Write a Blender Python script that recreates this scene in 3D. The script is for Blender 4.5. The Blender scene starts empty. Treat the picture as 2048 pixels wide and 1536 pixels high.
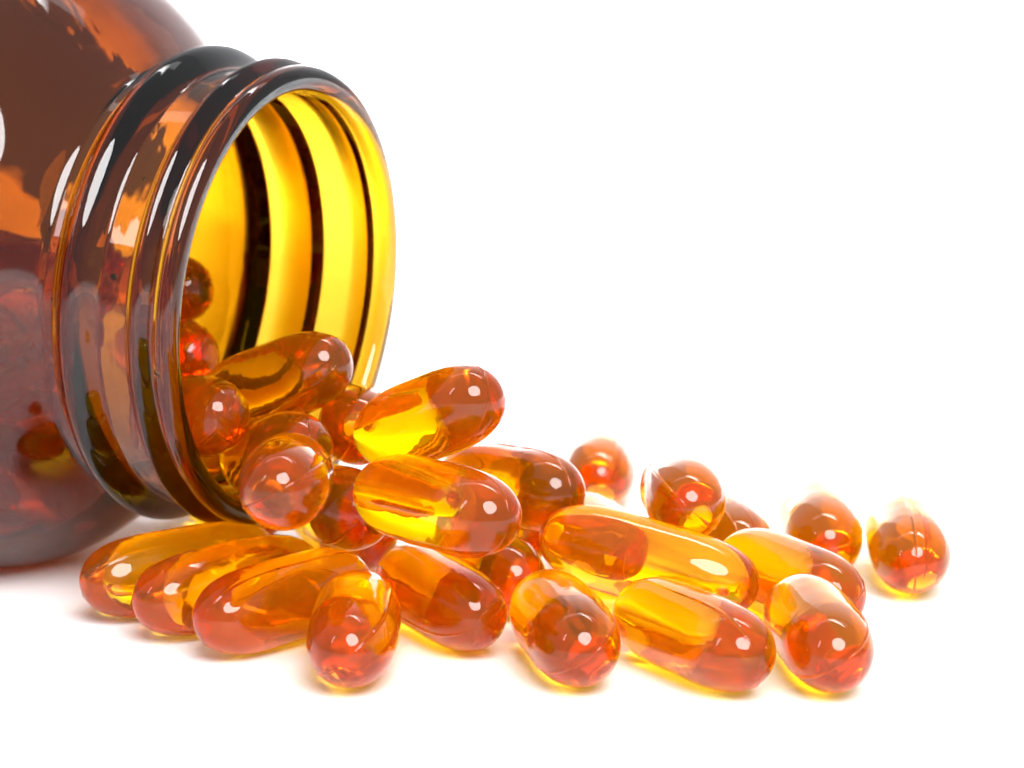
import bpy, bmesh, math, random
from mathutils import Vector, Matrix, noise

sc = bpy.context.scene
S = 0.01                                   # everything below is written in centimetres
def V(x, y, z): return Vector((x * S, y * S, z * S))

# ------------------------------------------------------------------ camera
cam_d = bpy.data.cameras.new("camera"); cam = bpy.data.objects.new("camera", cam_d)
sc.collection.objects.link(cam); sc.camera = cam
PITCH = math.atan((768 + 180) / 5690)
cam.location = V(0, 0, 7.815)
cam.rotation_euler = (math.pi / 2 - PITCH, 0, 0)
cam_d.sensor_width = 36; cam_d.lens = 36 * 5690 / 2048
cam_d.clip_start = 0.01; cam_d.clip_end = 50
cam_d.dof.use_dof = True; cam_d.dof.focus_distance = 0.300; cam_d.dof.aperture_fstop = 42

# ------------------------------------------------------------------ render
sc.render.engine = 'CYCLES'
cy = sc.cycles
cy.max_bounces = 28; cy.transmission_bounces = 26; cy.glossy_bounces = 12
cy.diffuse_bounces = 4; cy.transparent_max_bounces = 16; cy.volume_bounces = 2
cy.caustics_reflective = True; cy.caustics_refractive = True
cy.blur_glossy = 0.0; cy.sample_clamp_indirect = 12.0; cy.sample_clamp_direct = 0
cy.use_denoising = True
try: cy.denoiser = 'OPENIMAGEDENOISE'; cy.denoising_input_passes = 'RGB_ALBEDO_NORMAL'
except Exception: pass
sc.view_settings.view_transform = 'Standard'; sc.view_settings.look = 'None'
sc.view_settings.exposure = 0.0; sc.view_settings.gamma = 1.0

# ------------------------------------------------------------------ dim room around the white set
w = bpy.data.worlds.new("World"); sc.world = w; w.use_nodes = True
bg = w.node_tree.nodes['Background']
bg.inputs[0].default_value = (0.96, 0.97, 1.0, 1); bg.inputs[1].default_value = 0.58

def area(name, loc, target, sx, sy, power, color=(1, 1, 1), shape='RECTANGLE'):
    d = bpy.data.lights.new(name, 'AREA'); o = bpy.data.objects.new(name, d)
    sc.collection.objects.link(o)
    d.shape = shape; d.size = sx * S; d.size_y = sy * S; d.energy = power; d.color = color
    o.location = V(*loc)
    o.rotation_euler = (V(*target) - V(*loc)).to_track_quat('-Z', 'Y').to_euler()
    return o
# overhead softbox behind the subject: lights the table, the sweep and the tops
o = area("overhead_softbox", (20, 92, 90), (18, 88, 0), 130, 50, 15.0, (1, 1, 1))
o.data.spread = math.radians(56)           # gridded: it lights the rear of the set only
area("backdrop_softbox", (0, 88, 120), (0, 140, 45), 150, 30, 2.0, (1, 1, 1))
# round dish at the right of the camera, and a strip at the upper left
area("key_dish", (12, -16, 48), (0.5, 31, 1), 46, 46, 9.0, (1.0, 0.99, 0.98), 'DISK')
area("strip_softbox", (-64, 0, 50), (0, 31, 1), 6, 30, 0.45, (0.97, 0.98, 1.0))

# ------------------------------------------------------------------ materials
def new_mat(name):
    m = bpy.data.materials.new(name); m.use_nodes = True
    nt = m.node_tree; nt.nodes.clear()
    return m, nt, nt.nodes.new('ShaderNodeOutputMaterial')

def glass_mat(name, ior, sigma, rough, bumps, cloud=None):
    """clear dielectric whose colour comes from absorption along the path; sigma per cm"""
    m, nt, out = new_mat(name); N = nt.nodes; K = nt.links
    g = N.new('ShaderNodeBsdfGlass'); g.distribution = 'GGX'
    g.inputs['Color'].default_value = (1, 1, 1, 1)
    g.inputs['Roughness'].default_value = rough; g.inputs['IOR'].default_value = ior
    if cloud:                              # gelatine is faintly cloudy: a little light is scattered in the skin
        tr = N.new('ShaderNodeBsdfTranslucent'); tr.inputs['Color'].default_value = (*cloud[1], 1)
        di = N.new('ShaderNodeBsdfDiffuse'); di.inputs['Color'].default_value = (*cloud[1], 1)
        m1 = N.new('ShaderNodeMixShader'); m1.inputs[0].default_value = 0.5
        K.new(tr.outputs[0], m1.inputs[1]); K.new(di.outputs[0], m1.inputs[2])
        m2 = N.new('ShaderNodeMixShader'); m2.inputs[0].default_value = cloud[0]
        K.new(g.outputs[0], m2.inputs[1]); K.new(m1.outputs[0], m2.inputs[2])
        K.new(m2.outputs[0], out.inputs['Surface'])
    else:
        K.new(g.outputs[0], out.inputs['Surface'])
    d = max(sigma)
    va = N.new('ShaderNodeVolumeAbsorption')
    va.inputs['Color'].default_value = (1 - sigma[0] / d, 1 - sigma[1] / d, 1 - sigma[2] / d, 1)
    va.inputs['Density'].default_value = d / S
    K.new(va.outputs[0], out.inputs['Volume'])
    tc = N.new('ShaderNodeTexCoord'); prev = None
    for scale, dist, strength, stretch in bumps:
        mp = N.new('ShaderNodeMapping'); mp.inputs['Scale'].default_value = stretch
        K.new(tc.outputs['Object'], mp.inputs['Vector'])
        n = N.new('ShaderNodeTexNoise'); n.inputs['Scale'].default_value = scale
        n.inputs['Detail'].default_value = 2.0
        K.new(mp.outputs[0], n.inputs['Vector'])
        b = N.new('ShaderNodeBump'); b.inputs['Strength'].default_value = strength
        b.inputs['Distance'].default_value = dist
        K.new(n.outputs['Fac'], b.inputs['Height'])
        if prev: K.new(prev.outputs[0], b.inputs['Normal'])
        prev = b
    if prev: K.new(prev.outputs[0], g.inputs['Normal'])
    return m

M_GEL = glass_mat("amber_gelatine", 1.47, (0.12, 0.70, 8.0), 0.045,
                  [(260, 0.0006, 0.10, (1, 1, 1)), (1500, 0.00010, 0.05, (1, 1, 1))], (0.085, (0.97, 0.48, 0.01)))
M_AMBER = glass_mat("amber_bottle_glass", 1.52, (2.5, 5.0, 18.0), 0.0,
                    [(45, 0.0016, 0.035, (1, 1, 1)), (110, 0.0006, 0.12, (0.6, 0.6, 2.2))])

def paper(name, col):
    m, nt, out = new_mat(name); N = nt.nodes; K = nt.links
    p = N.new('ShaderNodeBsdfPrincipled'); p.inputs['Roughness'].default_value = 0.55
    n = N.new('ShaderNodeTexNoise'); n.inputs['Scale'].default_value = 900; n.inputs['Detail'].default_value = 4
    tc = N.new('ShaderNodeTexCoord'); K.new(tc.outputs['Object'], n.inputs['Vector'])
    r = N.new('ShaderNodeMix'); r.data_type = 'RGBA'
    r.inputs['A'].default_value = (*[c * 0.985 for c in col], 1); r.inputs['B'].default_value = (*col, 1)
    K.new(n.outputs['Fac'], r.inputs['Factor']); K.new(r.outputs['Result'], p.inputs['Base Color'])
    b = N.new('ShaderNodeBump'); b.inputs['Distance'].default_value = 0.00003; b.inputs['Strength'].default_value = 0.3
    K.new(n.outputs['Fac'], b.inputs['Height']); K.new(b.outputs[0], p.inputs['Normal'])
    K.new(p.outputs[0], out.inputs['Surface'])
    return m
M_TABLE = paper("white_acrylic_top", (0.86, 0.86, 0.87))

def link(name, verts, faces, mat, smooth=True):
    me = bpy.data.meshes.new(name); me.from_pydata(verts, [], faces); me.update()
    me.materials.append(mat)
    if smooth:
        for p in me.polygons: p.use_smooth = True
    o = bpy.data.objects.new(name, me); sc.collection.objects.link(o)
    return o

# ------------------------------------------------------------------ the setting: a white sweep
prof = [(90, 0), (95, 0)]
for i in range(1, 19):
    a = math.radians(90) * i / 18
    prof.append((95 + 45 * math.sin(a), 45 * (1 - math.cos(a))))
prof += [(140, 80), (140, 140)]
def sheet(name, rows, x0, x1):
    vs = []
    for y, z in rows:
        l = x0(y)
        vs += [tuple(V(l + (x1 - l) * k / 4, y, z)) for k in range(5)]
    fs = [(i * 5 + j, i * 5 + j + 1, i * 5 + j + 6, i * 5 + j + 5) for i in range(len(rows) - 1) for j in range(4)]
    o = link(name, vs, fs, M_TABLE); o['kind'] = 'structure'
    return o
sheet("tabletop", [(-50, 0), (-20, 0), (10, 0), (30, 0), (50, 0), (90, 0)], lambda y: -120, 150)
sheet("backdrop", prof, lambda y: -8.3 - 4.9 * (y - 78) / 36, 150)

# ------------------------------------------------------------------ the bottle (lathe about +Z; mouth at z = 0, body towards -Z)
def smooth(u): return u * u * (3 - 2 * u)
def ring(t, c, hw, h):                     # raised rounded bead on the neck
    u = (t - c) / hw
    return h * (0.5 + 0.5 * math.cos(math.pi * u)) ** 0.65 if abs(u) < 1 else 0.0
def r_out(t):
    if t <= 1.70:
        base = 2.57 - 0.05 * min(1, t / 1.5)
        lip = 0.085 * max(0.0, 1 - max(0, t - 0.19) / 0.09)
        return base + max(0, lip) + ring(t, 0.455, 0.17, 0.155) + ring(t, 1.285, 0.31, 0.25)
    if t < 3.75:                           # tight fillet, then a full round shoulder
        v = max(0.0, t - 1.70); v = v * v / (v + 0.10) / (2.05 / 2.15) / 2.05
        return 2.52 + (3.745 - 2.52) * (1 - (1 - min(v, 1)) ** 2.2)
    if t < 8.9:
        return 3.745 + 0.0755 * (t - 3.75)
    return None
def r_in(t):
    if t < 1.90: return 2.355 - 0.02 * t
    if t < 3.80:
        u = (t - 1.90) / 1.90
        return 2.317 + (3.465 - 2.317) * (1 - (1 - u * u / (u + 0.12) * 1.12) ** 2.2)
    return 3.465 + 0.0755 * (t - 3.80)
pts = []                                   # (radius, t)
LIP = 0.16
for i in range(13):                        # rounded lip, from the inside over the top
    a = math.pi * i / 12
    rc = (2.355 + 2.655) / 2; hw = (2.655 - 2.355) / 2
    pts.append((rc - hw * math.cos(a), LIP - LIP * math.sin(a) ** 0.8))
tt = [0.17, 0.19]
tt += [0.21 + 0.0135 * i for i in range(0, 38)]
tt += [0.76, 0.82, 0.88, 0.91] + [0.925 + 0.0150 * i for i in range(0, 50)] + [1.68, 1.70]
tt += [1.70 + 2.05 * (i / 44) ** 1.4 for i in range(1, 45)] + [4.1, 4.5, 5.2, 6.0, 6.8, 7.6, 8.3, 8.7]
for q in tt: pts.append((r_out(q), q))
RB = r_out(8.7)
for i in range(1, 9):                      # rounded heel and base
    a = math.pi / 2 * i / 8
    pts.append((RB - 0.5 * (1 - math.cos(a)), 8.7 + 0.5 * math.sin(a)))
pts += [(2.6, 9.2), (2.2, 9.12), (1.0, 9.05), (0.0, 9.04)]
n_out = len(pts)
pts += [(0.0, 8.7), (1.5, 8.72), (2.6, 8.72)]
RI = r_in(8.3)
for i in range(0, 7):
    a = math.pi / 2 * i / 6
    pts.append((RI - 0.45 * (1 - math.sin(a)), 8.7 - 0.4 * (1 - math.cos(a))))
ti = [8.0, 7.2, 6.4, 5.6, 4.8, 4.2] + [3.80 - 1.90 * i / 40 for i in range(0, 41)] + [1.8 - 0.1 * i for i in range(0, 16)] + [0.23] + [0.18]
for q in ti: pts.append((r_in(q), q))
NS = 320
verts = []; idx = []
for k, (r, q) in enumerate(pts):
    if r < 1e-6:
        idx.append([len(verts)] * NS); verts.append((0, 0, -q * S)); continue
    row = []
    inner = k >= n_out
    for j in range(NS):
        a = 2 * math.pi * j / NS
        c, s_ = math.cos(a), math.sin(a)
        dr = 0.0
        if q > 0.14:                       # moulded glass is never quite even, least of all inside
            amp = (0.018 if inner else 0.006) * min(1, (q - 0.14) / 0.8)
            if q > 2: amp *= 1.8
            dr = amp * noise.noise(Vector((c * 1.7, s_ * 1.7, q * 0.7 + (9 if inner else 0))))
            dr += amp * 0.35 * noise.noise(Vector((c * 6, s_ * 6, q * 1.1 + 30)))
        row.append(len(verts)); verts.append(((r + dr) * c * S, (r + dr) * s_ * S, -q * S))
    idx.append(row)
faces = []
NP = len(pts)
for k in range(NP):
    A = idx[k]; B = idx[(k + 1) % NP]
    for j in range(NS):
        j2 = (j + 1) % NS
        f = [A[j], A[j2], B[j2], B[j]]
        g = []
        for v in f:
            if v not in g: g.append(v)
        if len(g) >= 3: faces.append(tuple(g))
bottle = link("glass_bottle", verts, faces, M_AMBER)
bm = bmesh.new(); bm.from_mesh(bottle.data)
bmesh.ops.recalc_face_normals(bm, faces=bm.faces); bm.to_mesh(bottle.data); bm.free()
TH, EL = 1.1308, -0.0748
nrm = Vector((math.sin(TH) * math.cos(EL), -math.cos(TH) * math.cos(EL), math.sin(EL)))
bottle.rotation_mode = 'QUATERNION'
bottle.rotation_quaternion = nrm.to_track_quat('Z', 'Y')
bottle.location = V(-2.497, 32.3, 3.428)
bottle['label'] = "brown amber glass bottle lying on its side, its open threaded mouth turned to the right"
bottle['category'] = "bottle"

# small air bubbles caught in the wall of the neck (faces turned inwards: glass outside, air inside)
def bubble(t, deg, rad, sx):
    a = math.radians(deg); vs, fs = [], []
    to_cam = Vector((0.10, -0.97, 0.20)); u = (to_cam - nrm * to_cam.dot(nrm)).normalized(); v = nrm.cross(u)
    d = u * math.cos(a) + v * math.sin(a); r = 0.55 * r_out(t) + 0.45 * r_in(t)
    c = Vector((-2.497, 32.3, 3.428)) - nrm * t + d * r; w_ = nrm.cross(d)
    q = bottle.rotation_quaternion.inverted(); NU, NV = 16, 10
    for i in range(NV + 1):
        th = math.pi * i / NV
        for j in range(NU):
            ph = 2 * math.pi * j / NU
            p = c + (nrm * math.cos(th) * sx + (w_ * math.cos(ph) + d * math.sin(ph) * 0.8) * math.sin(th)) * rad
            vs.append(q @ ((p - Vector((-2.497, 32.3, 3.428))) * S))
    for i in range(NV):
        for j in range(NU):
            k = (j + 1) % NU
            fs.append((i * NU + j, i * NU + k, (i + 1) * NU + k, (i + 1) * NU + j))
    b = link("air_bubble", [tuple(x) for x in vs], fs, M_AMBER)
    bm = bmesh.new(); bm.from_mesh(b.data); bmesh.ops.remove_doubles(bm, verts=bm.verts, dist=1e-7)
    bmesh.ops.recalc_face_normals(bm, faces=bm.faces); bmesh.ops.reverse_faces(bm, faces=bm.faces)
    bm.to_mesh(b.data); bm.free()
    b.parent = bottle
bubble(0.22, 28, 0.030, 1.0); bubble(0.86, 6, 0.034, 1.3); bubble(0.80, -20, 0.020, 1.0)
bubble(0.24, -8, 0.018, 1.6); bubble(1.62, 14, 0.026, 1.0)

# ------------------------------------------------------------------ softgel capsules
def capsule_mesh(seed, HL=1.27, R=0.472, P=4.0):
    rnd = random.Random(seed)
    NA = 12                                # samples beside each seam get narrower
    fine = [-0.16, -0.11, -0.075, -0.05, -0.03, -0.012, 0.012, 0.03, 0.05, 0.075, 0.11, 0.16]
    angs = []
    for base in (0, math.pi):
        angs += [base + f for f in fine]
        k = 26
        for i in range(1, k): angs.append(base + 0.16 + (math.pi - 0.32) * i / k)
    angs = sorted(a % (2 * math.pi) for a in angs)
    rows = 56
    us = [math.sin(-math.pi / 2 + math.pi * i / rows) for i in range(1, rows)]
    # push samples towards the tips
    us = [math.copysign(1 - (1 - abs(u)) ** 1.0, u) for u in us]
    off = Vector((rnd.uniform(0, 50), rnd.uniform(0, 50), rnd.uniform(0, 50)))
    vs = [(HL * S, 0, 0), (-HL * S, 0, 0)]; rows_i = []
    flat = rnd.uniform(0.975, 1.0)
    for u in us:
        r = R * math.sqrt(1 - abs(u) ** P)
        row = []
        for a in angs:
            c, s_ = math.cos(a), math.sin(a)
            w_ = 0.020 * noise.noise(Vector((u * 1.6, c * 0.9, s_ * 0.9)) + off)
            w_ += 0.004 * noise.noise(Vector((u * 6, c * 3, s_ * 3)) + off)
            d = min(abs(a), abs(a - math.pi), abs(a - 2 * math.pi))
            k = math.exp(-(d / 0.035) ** 2)
            wob = 0.6 + 0.4 * noise.noise(Vector((u * 9, c, 3)) + off)
            seam = 0.023 * wob * k - 0.0030 * math.exp(-(d / 0.10) ** 2)
            rr = r * (1 + w_) + seam * min(1, r / (R * 0.35))
            row.append(len(vs)); vs.append((HL * u * S, rr * c * S * flat, rr * s_ * S))
        rows_i.append(row)
    fs = []; n = len(angs)
    for A, B in zip(rows_i[:-1], rows_i[1:]):
        for j in range(n): fs.append((A[j], A[(j + 1) % n], B[(j + 1) % n], B[j]))
    for j in range(n):
        fs.append((1, rows_i[0][(j + 1) % n], rows_i[0][j]))
        fs.append((0, rows_i[-1][j], rows_i[-1][(j + 1) % n]))
    me = bpy.data.meshes.new("softgel_capsule"); me.from_pydata(vs, [], fs); me.update()
    me.materials.append(M_GEL)
    bm = bmesh.new(); bm.from_mesh(me); bmesh.ops.recalc_face_normals(bm, faces=bm.faces)
    bm.to_mesh(me); bm.free()
    for p in me.polygons: p.use_smooth = True
    return me
MESH = [capsule_mesh(s) for s in range(6)]

def place(q, roll, label, group, k):
    x, y, z, az, el = q
    o = bpy.data.objects.new("softgel_capsule", MESH[k % len(MESH)]); sc.collection.objects.link(o)
    M = Matrix.Rotation(az, 4, 'Z') @ Matrix.Rotation(-el, 4, 'Y') @ Matrix.Rotation(roll, 4, 'X')
    o.matrix_world = Matrix.Translation(V(x, y, z + 0.002)) @ M
    o['label'] = label; o['category'] = "capsule"; o['group'] = group
    return o

# centre x, y, z (cm), heading and pitch of the long axis; then label and roll of the seam
SPILL = [
    ([-3.736, 31.353, 0.474, -2.454, -0.002], ['leftmost amber softgel of the front row, lying under the bottle neck on white', 0.9]),
    ([-3.116, 30.576, 0.477, -2.333, -0.009], ['reddish softgel second from the left in the front row, between two alike', 2.2]),
    ([-2.454, 29.848, 0.478, -2.23, -0.008], ['amber softgel third from the left in the front row, just left of an end-on one', 1.2]),
    ([-1.632, 28.688, 0.477, -1.575, 0.001], ['round-looking amber softgel seen end-on, leftmost of the end-on ones in front', 0.7]),
    ([-0.788, 30.053, 0.475, -1.154, 0.0], ['plump amber softgel lying aslant under the bright yellow capsule in the middle of the pile', 0.5]),
    ([0.537, 28.708, 0.475, -1.393, 0.003], ['amber softgel seen end-on in the front row, left of the big aslant front capsule', 0.6]),
    ([1.853, 28.448, 0.475, -1.084, 0.0], ['large amber softgel lying aslant in the front row, second from its right end', 1.9]),
    ([3.15, 28.504, 0.476, -1.488, -0.003], ['amber softgel with a whitish sheen, frontmost at the right end of the front row', 0.6]),
    ([1.499, 30.573, 0.742, -0.329, -0.203], ['long orange softgel lying crosswise behind the front row with a long streak of light', 1.1]),
    ([-0.804, 29.366, 1.63, -0.923, 0.022], ['bright yellow and orange softgel on top of the pile in the middle', 1.4]),
    ([-0.908, 30.296, 2.393, -0.978, 0.346], ['topmost softgel outside the bottle, yellow at its lower end and brown at its raised tip', 1.3]),
    ([-0.028, 32.122, 1.266, -0.995, 0.092], ['brown-tipped softgel behind the bright yellow one, its tip pointing right toward the small round one', 1.5]),
    ([1.186, 37.346, 0.477, -1.611, 0.012], ['small round-looking softgel farthest back, right behind the brown-tipped capsule', 1.1]),
    ([1.954, 31.946, 1.219, -1.558, 0.061], ['end-on softgel with a diagonal seam between the farthest one and a pale one', 2.4]),
    ([2.518, 33.224, 0.475, -1.426, 0.001], ['pale softgel half hidden behind the end-on capsule with the diagonal seam', 1.9]),
    ([3.71, 33.559, 0.477, -1.585, 0.009], ['whitish-topped softgel in the back row, second from the right of the scatter', 0.2]),
    ([4.642, 32.677, 0.475, -1.625, -0.002], ['rightmost softgel of all, lying apart and seen end-on with an upright seam line', 1.5708]),
    ([3.072, 30.802, 0.475, -1.125, 0.001], ['orange softgel lying aslant at the right behind the frontmost right capsule', 0.4]),
    ([-0.392, 31.615, 0.475, -1.097, 0.0], ['orange softgel at the bottom of the pile, mostly hidden under the bright yellow one', 0.8]),
    ([-2.766, 32.383, 2.419, -0.778, 0.347], ['dark orange softgel reaching out of the bottle mouth above the others, tip to the right', 0.7]),
    ([-3.654, 31.714, 2.159, -1.128, 0.168], ['dark red softgel inside the bottle mouth at its left edge, seen end-on', 0.9]),
    ([-2.338, 28.981, 1.968, -1.56, 0.111], ['plump orange-red softgel resting on the lower lip of the bottle mouth', 0.5]),
    ([-1.797, 32.504, 1.925, -1.483, 0.145], ['softgel at the right of the bottle mouth, half hidden behind the raised topmost capsule', 1.0]),
    ([-2.07, 33.884, 0.475, -1.19, -0.0], ['softgel with a very dark tip in the gap below the yellow one', 0.3]),
    ([-1.929, 31.447, 1.168, -1.321, 0.142], ['orange softgel wedged below the bottle lip, between the plump one and the bright yellow one', 0.9]),
    ([-0.254, 33.655, 0.475, -1.247, -0.0], ['orange softgel hidden behind the bright yellow one, under the brown-tipped one', 2.0]),
    ([1.039, 32.789, 0.475, -1.365, -0.0], ['orange softgel hidden behind the long crosswise one, only its upper edge showing', 0.9]),
    ([-3.614, 35.397, 0.475, -1.042, 0.0], ['softgel under the bottle neck behind the front row, only a sliver of it showing', 0.3]),
    ([-2.654, 31.376, 1.775, -1.2, 0.25], ['light orange softgel behind the plump one on the bottle lip, mostly hidden', 1.3]),
    ([-4.282, 34.967, 2.327, -1.181, 0.16], ['softgel inside the bottle just above the dark red one, behind the left rim', 0.9]),
    ([-4.542, 36.193, 3.016, -1.071, 0.115], ['highest softgel seen through the mouth, deep inside the bottle at the left rim', 0.6]),
]
for i, (q, (lab, roll)) in enumerate(SPILL):
    place(q, roll, lab, "softgel capsules spilled from the bottle", i)
HEAP = [
    [-7.56, 35.649, 0.903, 2.944, 0.013],
    [-6.03, 33.781, 0.82, 4.186, 0.055],
    [-7.929, 36.711, 1.223, -0.379, 0.035],
    [-6.97, 34.323, 1.145, 4.134, -0.469],
    [-5.786, 32.572, 1.426, 4.097, 0.42],
    [-5.626, 35.003, 1.502, 5.133, 0.507],
    [-6.884, 35.723, 1.81, 0.671, -0.215],
    [-6.118, 33.519, 1.856, 3.129, -0.225],
    [-8.151, 37.678, 1.933, 5.946, 0.319],
    [-6.698, 32.474, 2.326, 3.583, -0.18],
    [-6.907, 34.174, 2.365, 0.345, -0.146],
    [-5.952, 36.178, 2.487, 5.397, -0.015],
    [-7.496, 35.081, 2.868, 3.082, 0.021],
    [-5.694, 34.325, 3.044, 4.117, -0.056],
    [-6.828, 31.996, 3.175, 3.169, 0.149],
    [-7.641, 37.836, 3.087, 3.055, 0.051],
    [-6.506, 36.079, 3.314, 2.158, 0.057],
    [-5.61, 36.464, 3.51, 5.213, -0.105],
]
rnd = random.Random(4)
for i, q in enumerate(HEAP):
    place(q, rnd.uniform(0, 6.28), "softgel capsule in the heap inside the bottle body, seen dimly through its brown glass",
          "softgel capsules heaped inside the bottle", i + 3)
